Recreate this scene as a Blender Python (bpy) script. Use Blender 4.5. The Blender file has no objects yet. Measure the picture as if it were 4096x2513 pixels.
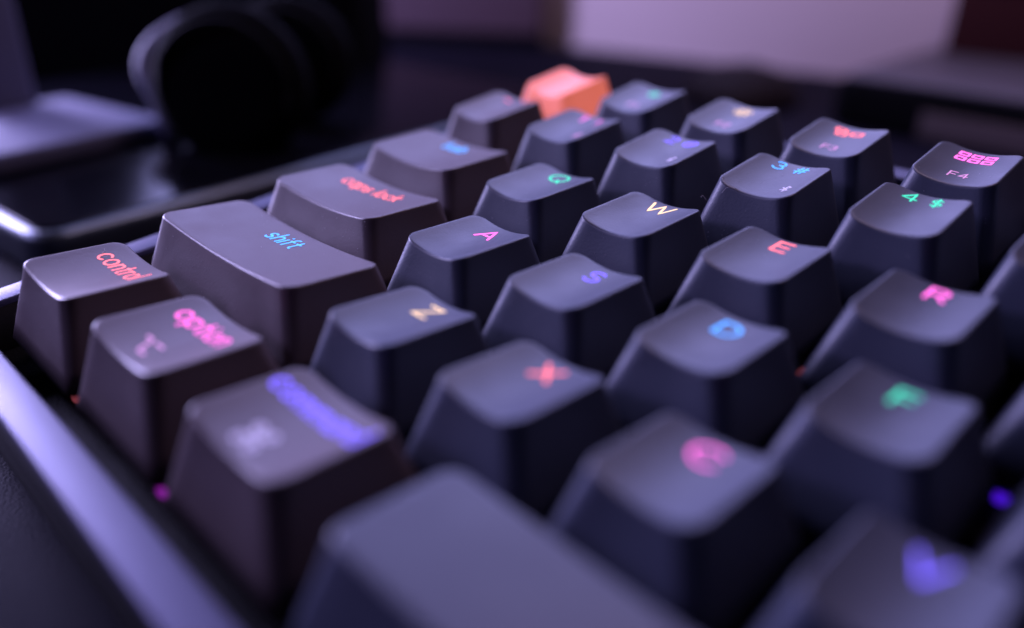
import bpy, bmesh, math, random
from mathutils import Vector, Matrix
random.seed(7)
MM = 0.001
sc = bpy.context.scene
col = sc.collection
PI = math.pi

# ------------------------------------------------------------------ camera
TILT = math.radians(6.0)                      # the keyboard stands on its rear feet
K = Matrix.Rotation(TILT, 4, 'X')
off = -(K @ Vector((0, -9, -16))); off.x = 0
K = Matrix.Translation(off * MM) @ K          # keyboard frame -> world
RC = Matrix(((0.70741199, 0.70511418, -0.04880848),
             (-0.3335169, 0.3938922, 0.85651352),
             (-0.62316511, 0.58962948, -0.51381156)))
cp = Vector((118.561, -16.585, 54.693)) * MM
rot = Matrix((RC[0], RC[1], -RC[2])).transposed().to_4x4()
cam = bpy.data.cameras.new('camera')
cam.sensor_width = 36; cam.lens = 28.352
cam.clip_start = 0.004; cam.clip_end = 20
cam.dof.use_dof = True; cam.dof.focus_distance = 0.1130
cam.dof.aperture_fstop = 5.3; cam.dof.aperture_blades = 0
co = bpy.data.objects.new('camera', cam); col.objects.link(co)
co.matrix_world = K @ Matrix.Translation(cp) @ rot
sc.camera = co

# ------------------------------------------------------------------ world, lamps, exposure
w = bpy.data.worlds.new('World'); sc.world = w; w.use_nodes = True
w.node_tree.nodes['Background'].inputs[0].default_value = (0.62, 0.50, 0.90, 1)
w.node_tree.nodes['Background'].inputs[1].default_value = 0.008
def area(name, loc, aim, size, size_y, power, color):
    l = bpy.data.lights.new(name, 'AREA'); l.shape = 'RECTANGLE'
    l.size = size * MM; l.size_y = size_y * MM; l.energy = power; l.color = color
    o = bpy.data.objects.new(name, l); col.objects.link(o)
    o.location = Vector(loc) * MM
    o.rotation_euler = (Vector(aim) - Vector(loc)).to_track_quat('-Z', 'Y').to_euler()
    return o
area('violet_lamp_behind', (-340, 440, 370), (60, 50, 0), 620, 260, 4.2, (0.44, 0.43, 1.0))
area('violet_lamp_left', (-440, -10, 110), (20, 60, 0), 100, 190, 6.3, (0.54, 0.48, 1.0))
area('violet_lamp_front', (-200, -190, 190), (0, 40, 0), 90, 70, 0.48, (0.52, 0.42, 1.0))
area('mauve_wall_lamp', (40, 230, 380), (-60, 400, 60), 200, 120, 0.85, (0.95, 0.66, 0.92))
sc.view_settings.view_transform = 'Standard'; sc.view_settings.look = 'None'
sc.view_settings.exposure = 0; sc.view_settings.gamma = 1
sc.view_settings.use_curve_mapping = False
sc.cycles.use_denoising = True
sc.cycles.max_bounces = 6

# ------------------------------------------------------------------ materials
def lin(r, g, b):
    f = lambda c: (c/255/12.92 if c/255 <= .04045 else ((c/255+.055)/1.055)**2.4)
    return (f(r), f(g), f(b), 1)
def mat(name, color, rough=0.5, metal=0.0, grain=0.0, grain_scale=4000, mottle=0.0, mottle_scale=120,
        emit=None, strength=0.0, spec=0.5, sub=0.0, rvar=0.06, bdist=0.00006):
    m = bpy.data.materials.new(name); m.use_nodes = True
    nt = m.node_tree; b = nt.nodes['Principled BSDF']
    b.inputs['Base Color'].default_value = color if len(color) == 4 else (*color, 1)
    b.inputs['Roughness'].default_value = rough
    b.inputs['Metallic'].default_value = metal
    b.inputs['Specular IOR Level'].default_value = spec
    tc0 = nt.nodes.new('ShaderNodeTexCoord'); oi = nt.nodes.new('ShaderNodeObjectInfo')
    tc = nt.nodes.new('ShaderNodeVectorMath'); tc.operation = 'ADD'     # shift the pattern so no two copies look alike
    nt.links.new(tc0.outputs['Object'], tc.inputs[0]); nt.links.new(oi.outputs['Location'], tc.inputs[1])
    if mottle or rvar:
        n = nt.nodes.new('ShaderNodeTexNoise'); n.inputs['Scale'].default_value = mottle_scale
        n.inputs['Detail'].default_value = 4
        nt.links.new(tc.outputs[0], n.inputs['Vector'])
        mr = nt.nodes.new('ShaderNodeMapRange')
        mr.inputs['To Min'].default_value = max(0.02, rough - rvar); mr.inputs['To Max'].default_value = rough + rvar
        nt.links.new(n.outputs['Fac'], mr.inputs['Value']); nt.links.new(mr.outputs['Result'], b.inputs['Roughness'])
        if mottle:
            mx = nt.nodes.new('ShaderNodeMix'); mx.data_type = 'RGBA'
            c = b.inputs['Base Color'].default_value
            mx.inputs['A'].default_value = [x*(1-mottle) for x in c[:3]] + [1]
            mx.inputs['B'].default_value = [min(1, x*(1+mottle)) for x in c[:3]] + [1]
            nt.links.new(n.outputs['Fac'], mx.inputs['Factor']); nt.links.new(mx.outputs['Result'], b.inputs['Base Color'])
    if grain:
        g = nt.nodes.new('ShaderNodeTexNoise'); g.inputs['Scale'].default_value = grain_scale
        g.inputs['Detail'].default_value = 2
        nt.links.new(tc.outputs[0], g.inputs['Vector'])
        bp = nt.nodes.new('ShaderNodeBump'); bp.inputs['Strength'].default_value = grain
        bp.inputs['Distance'].default_value = bdist
        nt.links.new(g.outputs['Fac'], bp.inputs['Height']); nt.links.new(bp.outputs['Normal'], b.inputs['Normal'])
    if emit:
        b.inputs['Emission Color'].default_value = emit if len(emit) == 4 else (*emit, 1)
        b.inputs['Emission Strength'].default_value = strength
    return m
M = {}
M['alpha'] = mat('slate_keycap_plastic', (0.046, 0.054, 0.088), 0.46, grain=0.34, grain_scale=3000, mottle=0.12, mottle_scale=170, rvar=0.10)
M['mod'] = mat('warm_grey_keycap_plastic', (0.100, 0.072, 0.080), 0.46, grain=0.34, grain_scale=3000, mottle=0.12, mottle_scale=170, rvar=0.10)
M['orange'] = mat('orange_keycap_plastic', (1.0, 0.27, 0.16), 0.42, grain=0.2, mottle=0.05, emit=(1.0, 0.21, 0.14), strength=0.52)  # glow put into the plastic by emission to brighten the cap, no lamp
M['frame'] = mat('anodised_frame_metal', (0.070, 0.070, 0.120), 0.5, metal=0.8, grain=0.5, grain_scale=5200, mottle=0.08, mottle_scale=60)
M['body'] = mat('black_case_plastic', (0.004, 0.004, 0.006), 0.7, spec=0.2, grain=0.3)
M['plate'] = mat('black_powder_coated_plate', (0.010, 0.010, 0.012), 0.6, metal=0.0, spec=0.04, grain=0.9, grain_scale=2600, bdist=0.00015)
M['housing'] = mat('milky_switch_housing', (0.16, 0.15, 0.17), 0.3)
M['stem'] = mat('red_switch_stem', (0.5, 0.03, 0.03), 0.4)
M['dust'] = mat('pale_dust', (0.55, 0.5, 0.55), 0.8, rvar=0)
M['crumb'] = mat('brown_crumb', (0.16, 0.10, 0.06), 0.8, rvar=0)
M['printed'] = mat('translucent_legend_plastic', (0.42, 0.40, 0.48), 0.5, emit=(0.45, 0.36, 0.75), strength=0.5, rvar=0)
M['printed_pink'] = mat('translucent_legend_plastic_pink', (0.40, 0.30, 0.40), 0.5, emit=(0.80, 0.25, 0.65), strength=0.7, rvar=0)
COL = {'salmon': (1.0, 0.17, 0.24), 'pink': (1.0, 0.14, 0.72), 'violet': (0.17, 0.11, 1.0), 'sky': (0.07, 0.32, 1.0),
       'cream': (1.0, 0.66, 0.46), 'teal': (0.05, 0.68, 0.48), 'dimred': (0.50, 0.05, 0.10)}
STR = {'salmon': 2.2, 'pink': 2.2, 'violet': 2.6, 'sky': 2.6, 'cream': 1.7, 'teal': 1.8, 'dimred': 4.0}
for c, v in COL.items():
    M['glow_'+c] = mat('backlit_legend_'+c, (0.04, 0.04, 0.04), 0.8, spec=0.05, emit=v, strength=STR[c], rvar=0)
    M['led_'+c] = mat('led_'+c, (0.1, 0.1, 0.1), 0.3, emit={'pink': (0.6, 0.03, 0.8), 'violet': (0.10, 0.01, 1.0)}.get(c, v), strength={'violet': 0.8, 'dimred': 0.8, 'pink': 0.40}.get(c, 0.16), rvar=0)

# ------------------------------------------------------------------ helpers
def link(name, me, m, parent=None, smooth=True):
    me.materials.append(m)
    if smooth:
        for p in me.polygons: p.use_smooth = True
    o = bpy.data.objects.new(name, me); col.objects.link(o)
    if parent: o.parent = parent
    return o
def mesh(name, v, f):
    me = bpy.data.meshes.new(name); me.from_pydata([tuple(x) for x in v], [], f); me.update(); return me
def empty(name, loc=(0, 0, 0), rz=0):
    o = bpy.data.objects.new(name, None); col.objects.link(o); o.empty_display_size = 0.01
    o.location = Vector(loc) * MM; o.rotation_euler = (0, 0, rz); return o
def tag(o, label=None, cat=None, kind=None, group=None):
    if label: o['label'] = label
    if cat: o['category'] = cat
    if kind: o['kind'] = kind
    if group: o['group'] = group
    return o
def rrect(x0, y0, x1, y1, r, nc=7, nx=10, ny=8):
    """rounded rectangle outline with evenly split edges, counter clockwise"""
    P = []
    def arc(cx, cy, a0):
        for i in range(nc+1):
            a = a0 + (PI/2)*i/nc; P.append((cx + r*math.cos(a), cy + r*math.sin(a)))
    arc(x0+r, y0+r, PI)
    for i in range(1, nx): P.append((x0+r+(x1-x0-2*r)*i/nx, y0))
    arc(x1-r, y0+r, 1.5*PI)
    for i in range(1, ny): P.append((x1, y0+r+(y1-y0-2*r)*i/ny))
    arc(x1-r, y1-r, 0)
    for i in range(1, nx): P.append((x1-r-(x1-x0-2*r)*i/nx, y1))
    arc(x0+r, y1-r, PI/2)
    for i in range(1, ny): P.append((x0, y1-r-(y1-y0-2*r)*i/ny))
    return P
def loft(rings, cap_last=True, cap_first=False):
    """rings: lists of equal length of (x,y,z) in mm"""
    v = [Vector(p)*MM for r in rings for p in r]; n = len(rings[0]); f = []
    for k in range(len(rings)-1):
        for i in range(n):
            j = (i+1) % n
            f.append((k*n+i, k*n+j, (k+1)*n+j, (k+1)*n+i))
    if cap_last: f.append(tuple((len(rings)-1)*n+i for i in range(n)))
    if cap_first: f.append(tuple(reversed(range(n))))
    return v, f
def rbox(name, x0, y0, x1, y1, z0, z1, r, e, m, parent=None, nc=6):
    """box with rounded upright corners (r) and rounded top and bottom rims (e)"""
    R = []
    for k in range(5):
        a = PI/2*k/4; i = e*(1-math.sin(a)); R.append([(x, y, z0+e*(1-math.cos(a))) for x, y in rrect(x0+i, y0+i, x1-i, y1-i, max(r-i, .05), nc, 2, 2)])
    for k in range(5):
        a = PI/2*k/4; i = e*(1-math.cos(a)); R.append([(x, y, z1-e*(1-math.sin(a))) for x, y in rrect(x0+i, y0+i, x1-i, y1-i, max(r-i, .05), nc, 2, 2)])
    v, f = loft(R, True, True)
    o = link(name, mesh(name, v, f), m, parent)
    return o
def tube(name, pts, rad, m, parent=None, ns=12, cap=True):
    P = [Vector(p) for p in pts]; R = []; up = Vector((0.3, 0.2, 1)).normalized()
    for i, p in enumerate(P):
        t = (P[min(i+1, len(P)-1)] - P[max(i-1, 0)]).normalized()
        s = t.cross(up).normalized(); u = s.cross(t)
        rr = rad[i] if isinstance(rad, (list, tuple)) else rad
        R.append([p + s*rr*math.cos(2*PI*k/ns) + u*rr*math.sin(2*PI*k/ns) for k in range(ns)])
    v, f = loft(R, cap, cap)
    return link(name, mesh(name, v, f), m, parent)
def spline(P, n=8):
    P = [Vector(p) for p in P]; out = []
    for i in range(len(P)-1):
        a, b, c, d = P[max(i-1, 0)], P[i], P[i+1], P[min(i+2, len(P)-1)]
        for k in range(n):
            t = k/n
            out.append(0.5*((2*b)+(c-a)*t+(2*a-5*b+4*c-d)*t*t+(3*b-a-3*c+d)*t**3))
    out.append(P[-1]); return out

# ------------------------------------------------------------------ glyphs: strokes in a box of height 1
def arc(cx, cy, rx, ry, a0, a1, n=14):
    return [(cx+rx*math.cos(math.radians(a0+(a1-a0)*i/n)), cy+ry*math.sin(math.radians(a0+(a1-a0)*i/n))) for i in range(n+1)]
X = 0.66
G = {
'A': (.86, [[(0, 0), (.43, 1), (.86, 0)], [(.16, .33), (.70, .33)]]),
'B': (.66, [[(0, 0), (0, 1), (.36, 1)]+arc(.36, .77, .26, .23, 90, -90)+[(0, .54)], [(.36, .54)]+arc(.40, .27, .26, .27, 90, -90)+[(0, 0)]]),
'C': (.84, [arc(.5, .5, .5, .5, 42, 318, 22)]),
'D': (.80, [[(0, 0), (0, 1), (.32, 1)]+arc(.32, .5, .48, .5, 90, -90, 16)+[(0, 0)]]),
'E': (.62, [[(.62, 1), (0, 1), (0, 0), (.62, 0)], [(0, .52), (.56, .52)]]),
'F': (.60, [[(.60, 1), (0, 1), (0, 0)], [(0, .50), (.52, .50)]]),
'G': (.94, [arc(.5, .5, .5, .5, 45, 340, 22)+[(.98, .46), (.58, .46)]]),
'H': (.74, [[(0, 0), (0, 1)], [(.74, 0), (.74, 1)], [(0, .52), (.74, .52)]]),
'J': (.50, [[(.5, 1), (.5, .28)]+arc(.25, .27, .25, .27, 0, -160, 10)]),
'N': (.76, [[(0, 0), (0, 1), (.76, 0), (.76, 1)]]),
'Q': (1.0, [arc(.5, .5, .5, .5, 0, 360, 28), [(.58, .28), (.86, -.12)]]),
'R': (.66, [[(0, 0), (0, 1), (.36, 1)]+arc(.36, .74, .28, .26, 90, -90)+[(0, .48)], [(.34, .48), (.66, 0)]]),
'S': (.64, [arc(.33, .75, .28, .25, 30, 270, 14)+arc(.33, .25, .31, .25, 90, -150, 14)]),
'T': (.70, [[(0, 1), (.70, 1)], [(.35, 1), (.35, 0)]]),
'U': (.72, [[(0, 1), (0, .36)]+arc(.36, .36, .36, .36, 180, 360)+[(.72, 1)]]),
'V': (.84, [[(0, 1), (.42, 0), (.84, 1)]]),
'W': (1.22, [[(0, 1), (.30, 0), (.61, 1), (.92, 0), (1.22, 1)]]),
'X': (.78, [[(0, 0), (.78, 1)], [(0, 1), (.78, 0)]]),
'Y': (.80, [[(0, 1), (.40, .48), (.80, 1)], [(.40, .48), (.40, 0)]]),
'Z': (.72, [[(0, 1), (.72, 1), (0, 0), (.72, 0)]]),
'1': (.36, [[(0, .78), (.26, 1), (.26, 0)]]),
'2': (.60, [arc(.30, .72, .29, .28, 165, -20, 12)+[(0, 0), (.62, 0)]]),
'3': (.60, [arc(.28, .75, .26, .25, 155, -90, 14), arc(.28, .26, .31, .26, 90, -155, 14)]),
'4': (.70, [[(.52, 0), (.52, 1), (0, .28), (.72, .28)]]),
'5': (.60, [[(.55, 1), (.12, 1), (.06, .55)]+arc(.27, .32, .32, .32, 125, -150, 14)]),
'6': (.62, [arc(.31, .32, .31, .32, 0, 360, 20), [(.03, .42), (.16, .75), (.42, 1)]]),
'7': (.58, [[(0, 1), (.58, 1), (.2, 0)]]),
'8': (.60, [arc(.3, .75, .25, .25, 0, 360, 18), arc(.3, .26, .30, .26, 0, 360, 18)]),
'!': (.10, [[(.05, 1), (.05, .30)], [(.05, .03), (.05, .0)]]),
'@': (1.0, [arc(.5, .46, .19, .21, 0, 360, 16), [(.70, .66), (.70, .32)]+arc(.84, .34, .14, .14, 180, 320, 6)+arc(.5, .5, .5, .52, -5, 300, 24)]),
'#': (.86, [[(.18, 0), (.36, 1)], [(.50, 0), (.68, 1)], [(.04, .34), (.76, .34)], [(.12, .68), (.84, .68)]]),
'$': (.62, [arc(.31, .72, .27, .21, 35, 270, 12)+arc(.31, .28, .29, .22, 90, -145, 12), [(.31, 1.12), (.31, -.12)]]),
'%': (.90, [arc(.2, .76, .17, .2, 0, 360, 14), arc(.7, .24, .17, .2, 0, 360, 14), [(.12, 0), (.78, 1)]]),
'^': (.56, [[(0, .6), (.28, 1), (.56, .6)]]),
'&': (.78, [[(.78, 0), (.18, .72)]+arc(.34, .80, .18, .20, 200, -30, 10)+[(.1, .40)]+arc(.28, .24, .28, .25, 150, 330, 10)+[(.74, .46)]]),
'~': (.60, [[(0, .46), (.14, .58), (.30, .50), (.46, .42), (.60, .54)]]),
'`': (.20, [[(0, 1), (.2, .78)]]),
'c': (.54, [arc(.31, .33, .31, .33, 45, 315, 16)]),
'o': (.64, [arc(.32, .33, .32, .33, 0, 360, 22)]),
'n': (.52, [[(0, 0), (0, X)], [(0, .38)]+arc(.26, .40, .26, .26, 160, 0, 8)+[(.52, 0)]]),
't': (.36, [[(.16, .95), (.16, .14)]+arc(.30, .14, .14, .14, 180, 280, 5), [(0, X), (.36, X)]]),
'r': (.32, [[(0, 0), (0, X)], [(0, .38)]+arc(.24, .40, .24, .26, 160, 70, 6)]),
'l': (.04, [[(0, 0), (0, 1.05)]]),
'p': (.64, [[(0, -.3), (0, X)], arc(.32, .33, .32, .33, 0, 360, 20)]),
'b': (.64, [[(0, 0), (0, 1.05)], arc(.32, .33, .32, .33, 0, 360, 20)]),
'd': (.64, [[(.64, 0), (.64, 1.05)], arc(.32, .33, .32, .33, 0, 360, 20)]),
'a': (.64, [[(.64, 0), (.64, X)], arc(.32, .33, .32, .33, 0, 360, 20)]),
'i': (.04, [[(0, 0), (0, X)], [(0, .93), (0, .96)]]),
'm': (.88, [[(0, 0), (0, X)], [(0, .40)]+arc(.22, .44, .22, .22, 160, 0, 8)+[(.44, 0)], [(.44, .40)]+arc(.66, .44, .22, .22, 160, 0, 8)+[(.88, 0)]]),
's': (.44, [arc(.22, .49, .20, .17, 35, 270, 10)+arc(.22, .165, .22, .165, 90, -145, 10)]),
'h': (.52, [[(0, 0), (0, 1.05)], [(0, .38)]+arc(.26, .40, .26, .26, 160, 0, 8)+[(.52, 0)]]),
'f': (.38, [[(.13, 0), (.13, .80)]+arc(.32, .82, .19, .2, 180, 80, 6), [(0, X), (.36, X)]]),
'k': (.50, [[(0, 0), (0, 1.05)], [(.48, X), (0, .26)], [(.16, .40), (.52, 0)]]),
' ': (.26, []),
}
def text_strokes(s, cx, base, h, width=None, gap=0.20):
    x = 0; out = []
    for ch in s:
        w_, st = G[ch]
        out += [[(x+px, py) for px, py in q] for q in st]
        x += w_ + gap
    x -= gap; sx = (width/x) if width else h
    return [[(cx+(px-x/2)*sx, base+py*h) for px, py in q] for q in out]
def icon(kind, cx, cy, s):
    if kind == 'sun': q = [arc(0, 0, .26, .26, 0, 360, 16)] + [[(.42*math.cos(a), .42*math.sin(a)), (.62*math.cos(a), .62*math.sin(a))] for a in [k*PI/4 for k in range(8)]]
    elif kind == 'suns': q = [arc(0, 0, .24, .24, 0, 360, 16)] + [[(.44*math.cos(a), .44*math.sin(a)), (.48*math.cos(a), .48*math.sin(a))] for a in [k*PI/4 for k in range(8)]]
    elif kind == 'grid':
        q = []
        for i in (-1, 0, 1):
            for j in (-1, 1):
                a, b = i*.84, j*.40; q.append([(a-.28, b-.22), (a+.28, b-.22), (a+.28, b+.22), (a-.28, b+.22), (a-.28, b-.22)])
    elif kind == 'windows':
        q = []
        for a, b, u, v in ((-.72, .34, .34, .22), (-.42, -.30, .34, .24), (.62, -.02, .38, .30)):
            q.append([(a-u, b-v), (a+u, b-v), (a+u, b+v), (a-u, b+v), (a-u, b-v)])
        q.append([(-.30, .12), (-.02, .30)])
    elif kind == 'bt': q = [[(-.30, -.28), (.30, .30), (0, .62), (0, -.62), (.30, -.30), (-.30, .28)]]
    elif kind == 'opt': q = [[(-.8, .45), (-.35, .45), (.25, -.45), (.8, -.45)], [(.2, .45), (.8, .45)]]
    elif kind == 'cmd':
        q = []
        for i in (-1, 1):
            for j in (-1, 1):
                q.append([(i*.26, j*.26*-1)] + [(i*.26, j*.26)] if False else [(i*.24, 0), (i*.24, j*.46)] + [(i*(.46+.22*math.cos(a)), j*(.46+.22*math.sin(a))) for a in [math.radians(180-30*k) for k in range(10)]] + [(0, j*.24)])
    elif kind == 'keys': q = [arc(0, -.2, .3, .3, 0, 180, 10), [(-.6, -.2), (.6, -.2)], [(0, .3), (0, .5)], [(-.45, .15), (-.6, .3)], [(.45, .15), (.6, .3)]]
    return [[(cx+a*s, cy+b*s) for a, b in st] for st in q]
def ribbons(name, strokes, hw, surf, m, parent, lift=0.035):
    v = []; f = []; k = 0
    def V(x, y, dz): v.append((x*MM, y*MM, (surf(x, y)+lift+dz)*MM)); return len(v)-1
    for st in strokes:
        P = []
        for a, b in zip(st, st[1:]):
            n = max(1, int(math.dist(a, b)/0.45))
            P += [(a[0]+(b[0]-a[0])*i/n, a[1]+(b[1]-a[1])*i/n) for i in range(n)]
        P.append(st[-1]); k += 1; dz = 0.0004*k
        L = []
        for i, p in enumerate(P):
            a = P[max(0, i-1)]; b = P[min(len(P)-1, i+1)]
            tx, ty = b[0]-a[0], b[1]-a[1]; l = math.hypot(tx, ty) or 1; tx /= l; ty /= l
            d1 = (p[0]-a[0], p[1]-a[1]); l1 = math.hypot(*d1) or 1
            c = abs((d1[0]*tx+d1[1]*ty)/l1) if 0 < i < len(P)-1 else 1
            h = hw/max(c, .6)
            L.append((V(p[0]-ty*h, p[1]+tx*h, dz), V(p[0]+ty*h, p[1]-tx*h, dz)))
        for (a, b), (c, d) in zip(L, L[1:]): f.append((a, b, d, c))
        for p in (P[0], P[-1]):
            ids = [V(p[0]+hw*math.cos(q*PI/5), p[1]+hw*math.sin(q*PI/5), dz+0.0002) for q in range(10)]
            f.append(tuple(ids))
    return link(name, mesh(name, v, f), m, parent, smooth=False)

# ------------------------------------------------------------------ keyboard
PITCH = 19.05
ROWY = [0, PITCH, 2*PITCH, 3*PITCH, 4*PITCH, 96.0]
ROWP = [(3.05, 16.25, 9.32, 7.36), (3.15, 16.75, 9.42, 7.15), (3.1, 16.75, 8.98, 7.43),
        (3.05, 16.85, 9.35, 8.55), (3.0, 16.2, 10.90, 11.32), (2.95, 15.7, 10.95, 11.80)]
kb = empty('keyboard'); kb.matrix_world = K
tag(kb, 'dark backlit mechanical keyboard with glowing legends and one orange corner key, on the desk', 'keyboard')
CW = 15*PITCH; CY1 = 96 + PITCH - 0.3
g0, g1 = 3.9, 8.45
def frame_rings():
    R = []
    def ring(o_, z, r): return [(x, y, z) for x, y in rrect(-o_, -o_, CW+o_, CY1+o_, r, 8, 3, 3)]
    zt = 1.38; e = 0.45
    R.append(ring(g1+0.02, 0.1, 4.0))
    for k in range(5):
        a = PI/2*k/4; R.append(ring(g1-e*(1-math.cos(a)), zt-e*(1-math.sin(a)), 4.0))
    for k in range(4):
        a = PI/2*k/3; i = 0.25; R.append(ring(g0+i*(1-math.sin(a)), zt-i*(1-math.cos(a)), 1.2))
    R.append(ring(g0, 0.5, 1.2))
    return R
v, f = loft(frame_rings(), False, False)
link('case_frame', mesh('case_frame', v, f), M['frame'], kb)
v, f = loft([[(x, y, z) for x, y in rrect(-o_, -o_, CW+o_, CY1+o_, 1.2, 8, 3, 3)] for o_, z in ((g0+.3, 0.5), (g0-.02, 0.48), (g0-.02, -6.2))], False)
link('inner_bezel', mesh('inner_bezel', v, f), M['body'], kb)
R = []
for o_, z in ((g1-1.5, 0.0), (g1-0.25, 0.05), (g1+0.3, -9), (g1+0.0, -14.8), (g1-1.2, -15.9)):
    R.append([(x, y, z) for x, y in rrect(-o_, -o_, CW+o_, CY1+o_, 4.2, 8, 3, 3)])
v, f = loft(list(reversed(R)), False, True)
for_body = link('case_bottom', mesh('case_bottom', [Vector(p) for p in v], [tuple(reversed(q)) for q in f]), M['body'], kb)
rbox('switch_plate', -g0-.3, -g0-.3, CW+g0+.3, CY1+g0+.3, -8.0, -6.2, 1, 0.2, M['plate'], kb)
for x in (18, CW-18):
    h = (CY1-2)*math.sin(TILT) + 0.3
    rbox('rear_foot', x-9, CY1-8, x+9, CY1-2, -15.5-h, -15.5, 1.5, .8, M['body'], kb)

def keycap_mesh(wu, row, dish=1.15):
    yF, yB, zF, zB = ROWP[row]
    W_ = wu*PITCH; bx0, bx1, by0, by1 = .42, W_-.42, -.85, PITCH-1.69
    tx0, tx1 = 3.75, W_-3.75
    zb = -1.8; rr = 2.0
    cx, hw = (tx0+tx1)/2, (tx1-tx0)/2
    yF_, yB_ = yF-.15, yB+.15
    def plane(y): return zF + (zB-zF)*(y-yF_)/(yB_-yF_)
    def surf(x, y): return plane(y) - dish*(1-min(1.2, abs((x-cx)/hw))**2)
    nx = 10 if wu < 1.6 else 18
    if wu > 4: nx = 40
    base = rrect(bx0, by0, bx1, by1, 1.6, 6, nx, 8)
    base2 = rrect(bx0+.8, by0+.8, bx1-.8, by1-.8, 1.0, 6, nx, 8)
    inner = rrect(tx0+.2, yF_+.2, tx1-.2, yB_-.2, 1.4, 6, nx, 8)
    top = rrect(tx0, yF_, tx1, yB_, rr, 6, nx, 8)
    e = 0.42
    R = [[(a[0]+(b[0]-a[0])*.6, a[1]+(b[1]-a[1])*.6, zb+4.0) for a, b in zip(base2, inner)], [(x, y, zb+.15) for x, y in base2], [(x, y, zb) for x, y in base]]
    for t in (0.25, 0.5, 0.75):
        R.append([(a[0]+(b[0]-a[0])*t + 0, a[1]+(b[1]-a[1])*t, zb+(surf(*b)-e*.9-zb)*t) for a, b in zip(base, top)])
    for k in range(5):
        a = PI/2*k/4; i = e*(1-math.cos(a))
        T = rrect(tx0+i, yF_+i, tx1-i, yB_-i, max(rr-i, .2), 6, nx, 8)
        R.append([(x, y, surf(x, y)-e*.9*(1-math.sin(a))) for x, y in T])
    cy0 = (yF_+yB_)/2; h = min((yB_-yF_)/2, hw)*.98
    last = T
    for s in (.93, .8, .6, .4, .2, 0):
        L = []
        for x, y in last:
            sx = min(max(x, tx0+h), tx1-h); L.append((sx+(x-sx)*s, cy0+(y-cy0)*s))
        R.append([(x, y, surf(x, y)) for x, y in L])
    v, f = loft(R, False, False)
    me = mesh('keycap', v, f)
    bm = bmesh.new(); bm.from_mesh(me); bmesh.ops.remove_doubles(bm, verts=bm.verts, dist=1e-6)
    bm.to_mesh(me); bm.free()
    return me, surf

cache = {}
def add_key(row, xu, wu, legend, color, kind='alpha', sub=None, style='alpha', label=None):
    lamp = {'F': 'dimred', '5 %': 'dimred'}.get(legend, color)
    if (row, wu) not in cache: cache[(row, wu)] = keycap_mesh(wu, row)
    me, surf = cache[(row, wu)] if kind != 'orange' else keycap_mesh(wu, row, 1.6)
    me = me.copy()
    o = link('keycap', me, M[kind], kb)
    o.location = Vector((xu*PITCH, ROWY[row], 0))*MM
    if label: o['label'] = label
    c = wu*PITCH/2
    base = [11.9, 12.0, 11.9, 12.8, 13.0, 12.6][row]
    st = None; hw = 0.19
    if style == 'alpha': st = text_strokes(legend, c, base, 3.0)
    elif style == 'word':
        wd = {'control': 10.7, 'option': 10.6, 'command': 14.4, 'shift': 6.6, 'caps lock': 13.6, 'tab': 5.2}[legend]
        st = text_strokes(legend, c, base-.3, 2.75, wd, gap=.26); hw = .165
    elif style == 'num':
        a, b = legend.split(' ')
        st = text_strokes(a, c-1.75, base, 2.45) + text_strokes(b, c+1.65, base+.05, 2.2); hw = .14
    elif style == 'icon': st = icon(legend, c, base+.2, {'grid': 2.15, 'windows': 2.2, 'sun': 2.6, 'suns': 2.3, 'keys': 2.2}[legend]); hw = 0.17
    if st: ribbons('legend', st, hw, surf, M['glow_'+color], o)
    if sub:
        pm = M['printed_pink'] if color == 'pink' or row == 5 else M['printed']
        if sub.startswith('F'): s2 = text_strokes(sub, c, 5.6, 1.55, gap=.3); ww = .12
        elif sub == 'bt': s2 = icon('bt', c+3.2, 6.7, 1.7); ww = .13
        else: s2 = icon(sub, c-.5, 6.2, 2.3); ww = .21
        ribbons('small_legend', s2, ww, surf, pm, o)
    # switch with its stem, and the lamp that lights the legend
    s = link('key_switch', sw_mesh, M['housing'], kb) if False else bpy.data.objects.new('key_switch', sw_mesh)
    col.objects.link(s); s.parent = kb
    s.location = Vector((xu*PITCH+c, ROWY[row]+PITCH/2-1.27, 0))*MM
    t = bpy.data.objects.new('stem', stem_mesh); col.objects.link(t); t.parent = s
    if color:
        l = bpy.data.objects.new('led', led_mesh[lamp]); col.objects.link(l); l.parent = s
        ox, wy = {'control': (4.7, 1.0), 'option': (6.7, 0.9), 'T': (-5.2, 59.3), '5 %': (-1.6, 79.6), 'E': (7.0, 66.5)}.get(legend, (0, None))
        l.location = Vector((ox, -5.0 if wy is None else wy-(ROWY[row]+PITCH/2-1.27), 0))*MM
    return o
def box_loft(levels):
    return loft([[(x, y, z) for x, y in rrect(-a, -b, a, b, .6, 2, 1, 1)] for a, b, z in levels], True, True)
v, f = box_loft([(6.6, 6.2, -6.3), (6.6, 6.2, -5.4), (5.4, 5.2, -1.2), (5.0, 4.8, -0.9)])
sw_mesh = mesh('key_switch', v, f); sw_mesh.materials.append(M['housing'])
v, f = box_loft([(3.0, 2.4, -1.5), (3.0, 2.4, 0.6), (2.0, 1.2, 1.0), (2.0, .65, 4.2)])
stem_mesh = mesh('stem', v, f); stem_mesh.materials.append(M['stem'])
led_mesh = {}
for c in COL:
    v, f = box_loft([(1.0, .45, -6.25), (1.0, .45, -5.6), (.8, .35, -5.2)])
    led_mesh[c] = mesh('led', v, f); led_mesh[c].materials.append(M['led_'+c])

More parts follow.
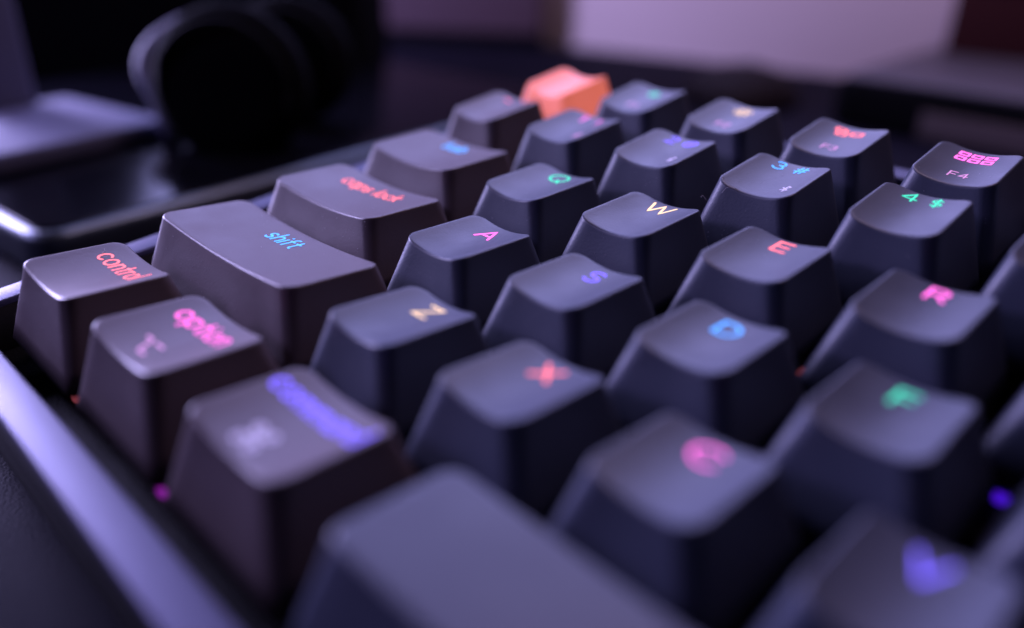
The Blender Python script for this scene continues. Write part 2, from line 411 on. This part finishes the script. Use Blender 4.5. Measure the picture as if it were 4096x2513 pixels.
WC = {'salmon': 'coral red', 'pink': 'pink', 'violet': 'violet blue', 'sky': 'sky blue', 'cream': 'cream', 'teal': 'green', 'dimred': 'dim red'}
def K_(row, x, w, leg, c, **kw):
    st = kw.get('style', 'alpha')
    if 'label' not in kw:
        what = {'alpha': 'letter '+leg, 'word': 'word '+leg, 'num': 'characters '+leg, 'icon': {'grid': 'grid of six squares', 'windows': 'overlapping windows symbol', 'sun': 'sun symbol', 'suns': 'small sun symbol', 'keys': 'rising light symbol'}.get(leg, '')}[st]
        if leg: kw['label'] = ('warm grey' if kw.get('kind') == 'mod' else 'dark slate') + f' keycap with the {what} glowing {WC[c]}'
    return add_key(row, x, w, leg, c, **kw)
K_(0, 0, 1.25, 'control', 'salmon', style='word', kind='mod')
K_(0, 1.25, 1.25, 'option', 'pink', style='word', kind='mod', sub='opt')
K_(0, 2.5, 1.25, 'command', 'violet', style='word', kind='mod', sub='cmd')
add_key(0, 3.75, 6.25, '', 'cream', style='none', label='long dark slate space bar keycap without a legend')
K_(1, 0, 2.25, 'shift', 'sky', style='word', kind='mod')
for i, (ch, c) in enumerate(zip('ZXCVBN', ['cream', 'salmon', 'pink', 'violet', 'sky', 'teal'])): K_(1, 2.25+i, 1, ch, c)
K_(2, 0, 1.75, 'caps lock', 'salmon', style='word', kind='mod')
for i, (ch, c) in enumerate(zip('ASDFGH', ['pink', 'violet', 'sky', 'teal', 'salmon', 'cream'])): K_(2, 1.75+i, 1, ch, c)
K_(3, 0, 1.5, 'tab', 'sky', style='word', kind='mod')
for i, (ch, c) in enumerate(zip('QWERTYU', ['teal', 'cream', 'salmon', 'pink', 'violet', 'sky', 'teal'])): K_(3, 1.5+i, 1, ch, c)
K_(4, 0, 1, '~ `', 'dimred', style='num', kind='mod')
for i, (a, b, c) in enumerate([('1', '!', 'pink'), ('2', '@', 'violet'), ('3', '#', 'sky'), ('4', '$', 'teal'), ('5', '%', 'cream'), ('6', '^', 'salmon'), ('7', '&', 'pink')]):
    K_(4, 1+i, 1, a+' '+b, c, style='num', sub='bt' if i < 3 else None)
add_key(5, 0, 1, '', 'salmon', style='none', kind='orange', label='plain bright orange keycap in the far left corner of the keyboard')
for i, (ic, c) in enumerate([('suns', 'teal'), ('sun', 'cream'), ('windows', 'salmon'), ('grid', 'pink'), ('keys', 'violet'), ('keys', 'sky')]):
    K_(5, 1+i, 1, ic, c, style='icon', sub='F%d' % (i+1))

# dust specks, and lint fibres, on the caps
v = []; f = []
def speck(x, y, z, s):
    n = len(v); a = random.random()*6
    for k in range(3):
        q = a + k*2.09 + random.uniform(-.3, .3); v.append(((x+s*math.cos(q))*MM, (y+s*math.sin(q))*MM, (z+random.uniform(-.2, .2)*s)*MM))
    v.append((x*MM, y*MM, (z+s*.9)*MM)); f.extend([(n, n+1, n+3), (n+1, n+2, n+3), (n+2, n, n+3), (n, n+2, n+1)])
LAY = [(r, xu, wu) for r, xu, wu in [(0, 0, 1.25), (0, 1.25, 1.25), (0, 2.5, 1.25), (1, 0, 2.25), (1, 2.25, 1), (1, 3.25, 1), (2, 0, 1.75)] + [(2, 1.75+i, 1) for i in range(4)] + [(3, 0, 1.5)] + [(3, 1.5+i, 1) for i in range(5)] + [(4, i, 1) for i in range(6)] + [(5, i, 1) for i in range(6)]]
for r, xu, wu in LAY:
    yF, yB, zF, zB = ROWP[r]; W_ = wu*PITCH; surf = cache[(r, wu)][1]
    for _ in range(int(14*wu)):
        x = random.uniform(4.4, W_-4.4); y = random.uniform(yF+.6, yB-.6)
        speck(xu*PITCH+x, ROWY[r]+y, surf(x, y)+.01, random.choice((.022, .03, .03, .045, .075)))
    for _ in range(int(40*wu)):                 # front face
        t = random.random()**.7; bx = random.uniform(1.5, W_-1.5)
        cx = W_/2; x = bx + (cx + (bx-cx)*(W_-7.5)/(W_-.84) - bx)*t
        ztop = surf(x, yF)-.4
        y = -.85 + (yF-.15+.85)*t
        speck(xu*PITCH+x, ROWY[r]+y-.01, -1.8+(ztop+1.8)*t, random.choice((.025, .03, .04, .05, .08)))
    for _ in range(int(10)):                    # right face
        t = random.random(); y = random.uniform(3, PITCH-3)
        speck(xu*PITCH+W_-.42-3.33*t+.01, ROWY[r]+y, -1.8+(zF*.9+1.8)*t, random.choice((.02, .025, .03)))
d = link('dust_specks', mesh('dust_specks', v, f), M['dust'], kb, smooth=False); d['kind'] = 'stuff'
def fibre(row, xu, wu, pts, rad=.022, dz=.05):
    s = cache[(row, wu)][1]
    P = spline([(x+xu*PITCH, y+ROWY[row], s(x, y)+dz+z) for x, y, z in pts], 6)
    tube('lint_fibre', P, rad, M['dust'], kb, ns=5)
fibre(0, 0, 1.25, [(5.2, 13.2, 0), (5.9, 13.0, .1), (6.4, 12.3, 0), (7.0, 12.0, .05), (7.5, 12.5, .15), (7.2, 13.1, .3)])
fibre(4, 3, 1, [(5.6, 2.2, -1.0), (6.0, 2.6, -.2), (6.6, 2.9, .1), (7.0, 3.2, .15)], .02)
fibre(4, 3, 1, [(3.1, 2.4, -3.8), (2.5, 2.3, -3.4), (2.2, 2.1, -3.7)], .02)
for row, xu, x, y, n in ((4, 3, 7.3, 3.1, 16), (4, 3, 4.6, 4.1, 8)):
    v = []; f = []; s = cache[(row, 1)][1]
    for _ in range(n):
        a, b = x+random.gauss(0, .28), y+random.gauss(0, .10)
        speck(xu*PITCH+a, ROWY[row]+b, s(a, b)+.01, random.uniform(.03, .08))
    o = link('crumb', mesh('crumb', v, f), M['crumb'], kb, smooth=False); o['kind'] = 'stuff'

# ------------------------------------------------------------------ the desk and what stands around
M['desk'] = mat('dark_leathery_desk_mat', (0.0055, 0.0050, 0.012), 0.7, spec=0.04, grain=1.0, grain_scale=2600, bdist=0.0002, mottle=0.15, mottle_scale=30)
v, f = loft([[(x, y, z) for x, y in rrect(-1500, -700, 900, 1200, 60, 6, 2, 2)] for z in (-12, 0)], True, True)
tag(link('desk', mesh('desk', v, f), M['desk'], smooth=False), kind='structure')
M['wall'] = mat('painted_wall', (0.345, 0.275, 0.285), 0.8, grain=0.3, grain_scale=300, mottle=0.03, mottle_scale=8)
o = rbox('wall', -70, 0, 700, 12, 0.3, 150, .5, .2, M['wall']); o.location = Vector((-160, 354, 0))*MM; o.rotation_euler = (0, 0, math.radians(15)); tag(o, kind='structure')

M['gloss'] = mat('black_glossy_glass', (0.003, 0.003, 0.005), 0.14, rvar=0.03, spec=0.10)
M['satin'] = mat('satin_grey_metal', (0.20, 0.20, 0.24), 0.5, metal=0.5)
M['edge'] = mat('tablet_rim_metal', (0.10, 0.12, 0.14), 0.4, metal=0.8)
M['lid'] = mat('charcoal_lid', (0.05, 0.045, 0.06), 0.5)
M['black'] = mat('matt_black_plastic', (0.0015, 0.0015, 0.0022), 0.85, spec=0.04)
M['panel'] = mat('dark_plum_panel', (0.075, 0.045, 0.065), 0.75, spec=0.2)
M['maroon'] = mat('dark_maroon_card', (0.020, 0.003, 0.004), 0.7, spec=0.1)
M['brown'] = mat('brown_leather', (0.030, 0.016, 0.018), 0.7, grain=.4, grain_scale=900)

tb = empty('tablet', (-49, 24, 0.4), math.radians(7))
tag(tb, 'black glossy tablet with a thin metal rim lying to the left of the keyboard', 'tablet')
rbox('rim', -150, 0, 0, 190, 0, 9.4, 7, 2.2, M['edge'], tb, nc=8)
rbox('screen', -147.8, 2.4, -2.4, 187.6, 9.2, 9.9, 5, .3, M['gloss'], tb, nc=8)
M['stand'] = mat('grey_stand_enamel', (0.10, 0.10, 0.16), 0.6, spec=0.2)
st = empty('small_stand', (-105, 77, 10.35), math.radians(-77))
tag(st, 'grey stand with a flat square base plate and an upright post, on the tablet', 'stand')
rbox('base_plate', 0, -48, 50, 0, 0, 5, 3, 1.2, M['stand'], st)
rbox('post', 11, -56, 27, -43, 4.8, 90, 2, 1, M['stand'], st)
bx = empty('dark_backdrop', (-210, 130, 0.3), math.radians(42))  # added black block with a lid, keeps the lit desk behind dark
tag(bx, 'matt black backdrop block added to darken the space behind the headphones', 'box')
rbox('body', -110, 0, 72, 60, 0, 52, 6, 2, M['black'], bx)
rbox('lid', -111, -1, 73, 61, 51.5, 62, 6, 2, M['black'], bx)

M['bandm'] = mat('dark_band_metal', (0.08, 0.08, 0.13), 0.6, spec=0.2)
M['seam'] = mat('dark_seam_rubber', (0.003, 0.003, 0.004), 0.8, spec=0.1)
hp = empty('headphones', (-88, 92, 10.35), 0)
tag(hp, 'matt black headphones with two round ear cups, lying on the tablet', 'headphones')
def cup(cx, cy, cz, r, dep_, az, name='ear_cup'):
    R = []
    for rr, zz in ((0.55, -1), (.86, -.9), (.97, -.6), (1, -.2), (1, .2), (.97, .6), (.86, .9), (.6, 1)):
        R.append([(r*rr*math.cos(2*PI*k/40), r*rr*math.sin(2*PI*k/40), dep_*zz) for k in range(40)])
    v, f = loft(R, True, True); o = link(name, mesh(name, v, f), M['black'], hp)
    o.location = Vector((cx, cy, cz))*MM; o.rotation_euler = (PI/2-.12, 0, az); return o
cup(4.4, -6, 16.3, 20, 7, math.radians(44))
cup(-10.5, 20.7, 18.0, 18, 7, math.radians(44))
for k, (a, b, c_, r_) in enumerate(((4.4, -6, 16.3, 16.5), (-10.5, 20.7, 18.0, 14.5))):
    e_ = math.radians(44); ux = Vector((math.cos(e_), math.sin(e_), 0)); uz = Vector((0, 0, 1)); n_ = ux.cross(uz)
    tube('pad_seam', [Vector((a, b, c_)) + n_*6.6 + ux*r_*math.cos(t) + uz*r_*math.sin(t) for t in [2*PI*i/40 for i in range(41)]], .8, M['seam'], hp, ns=8)
tube('band', spline([(-8, -1, 31), (-15, -8, 29), (-19, -15, 24), (-18.5, -18.5, 18), (-14, -18, 11), (-13, -17, 5), (-14, -16.5, .6)], 8), [2.7]*49, M['bandm'], hp)

pc = empty('monitor', (-200, 331, 0), math.radians(38))
tag(pc, 'dark flat monitor back standing at the far left, beside the pale wall', 'monitor')
rbox('panel', -190, 0, 0, 14, 6.4, 190, 3, 2, M['panel'], pc)
rbox('lower_bezel', -190, 1, 0, 13, 0.4, 6.2, 2, 1, M['black'], pc)
rbox('foot', -150, 13.5, -40, 40, 0.2, 6.2, 3, 1.5, M['black'], pc)

ms = empty('computer_mouse', (-57, 300, 0.3), math.radians(20))
tag(ms, 'small dark computer mouse on the desk behind the orange key', 'mouse')
R = []
for k in range(10):
    a = PI/2*k/9.3; s = math.cos(a)**.75
    R.append([(24*s*math.cos(t), 32*s*math.sin(t), 13*math.sin(a)) for t in [2*PI*i/36 for i in range(36)]])
v, f = loft(R, True, True); link('shell', mesh('shell', v, f), mat('dark_plum_mouse_plastic', (0.008, 0.005, 0.007), 0.7, spec=0.1), ms)
R = [[(1.6*math.cos(t)*s, 3+0, 0) for t in [0]] for s in [1]]
tube('scroll_wheel', [(-1.6, 15, 11.0), (1.6, 15, 11.0)], 2.6, M['satin'], ms, ns=16)

dk = empty('docking_box', (-12, 284, 0.3), math.radians(2))
tag(dk, 'low dark box with rounded corners and a brown front panel, behind the keyboard at right', 'box')
rbox('body', 0, 0, 190, 130, 0, 17, 9, 3.5, M['black'], dk, nc=8)
rbox('lid', 3, 3, 187, 127, 16.9, 18.2, 7, .5, M['lid'], dk, nc=8)['label'] = 'grey lid'
rbox('front_panel', 34, -1.2, 176, .6, 1.2, 10, .5, .4, M['brown'], dk)
mb = empty('maroon_box', (-4, 372, 18.6), math.radians(12))
tag(mb, 'dark maroon box standing on the low grey lidded box at top right', 'box')
rbox('carton', 0, 0, 120, 34, 0, 26, 1, .6, M['maroon'], mb)
rbox('lid_flap', -.6, -.6, 120.6, 34.6, 25.4, 30, 1, .6, M['maroon'], mb)

tag(tube('cable', spline([(-152, 152, 4), (-142, 155, 4), (-130, 168, 4), (-112, 184, 4), (-90, 196, 4), (-60, 205, 4), (-20, 200, 4)], 8), 3.4, mat('navy_cable_sleeve', (0.012, 0.013, 0.03), 0.5), ns=12),
    'dark navy cable lying across the desk between the headphones and the orange key', 'cable')
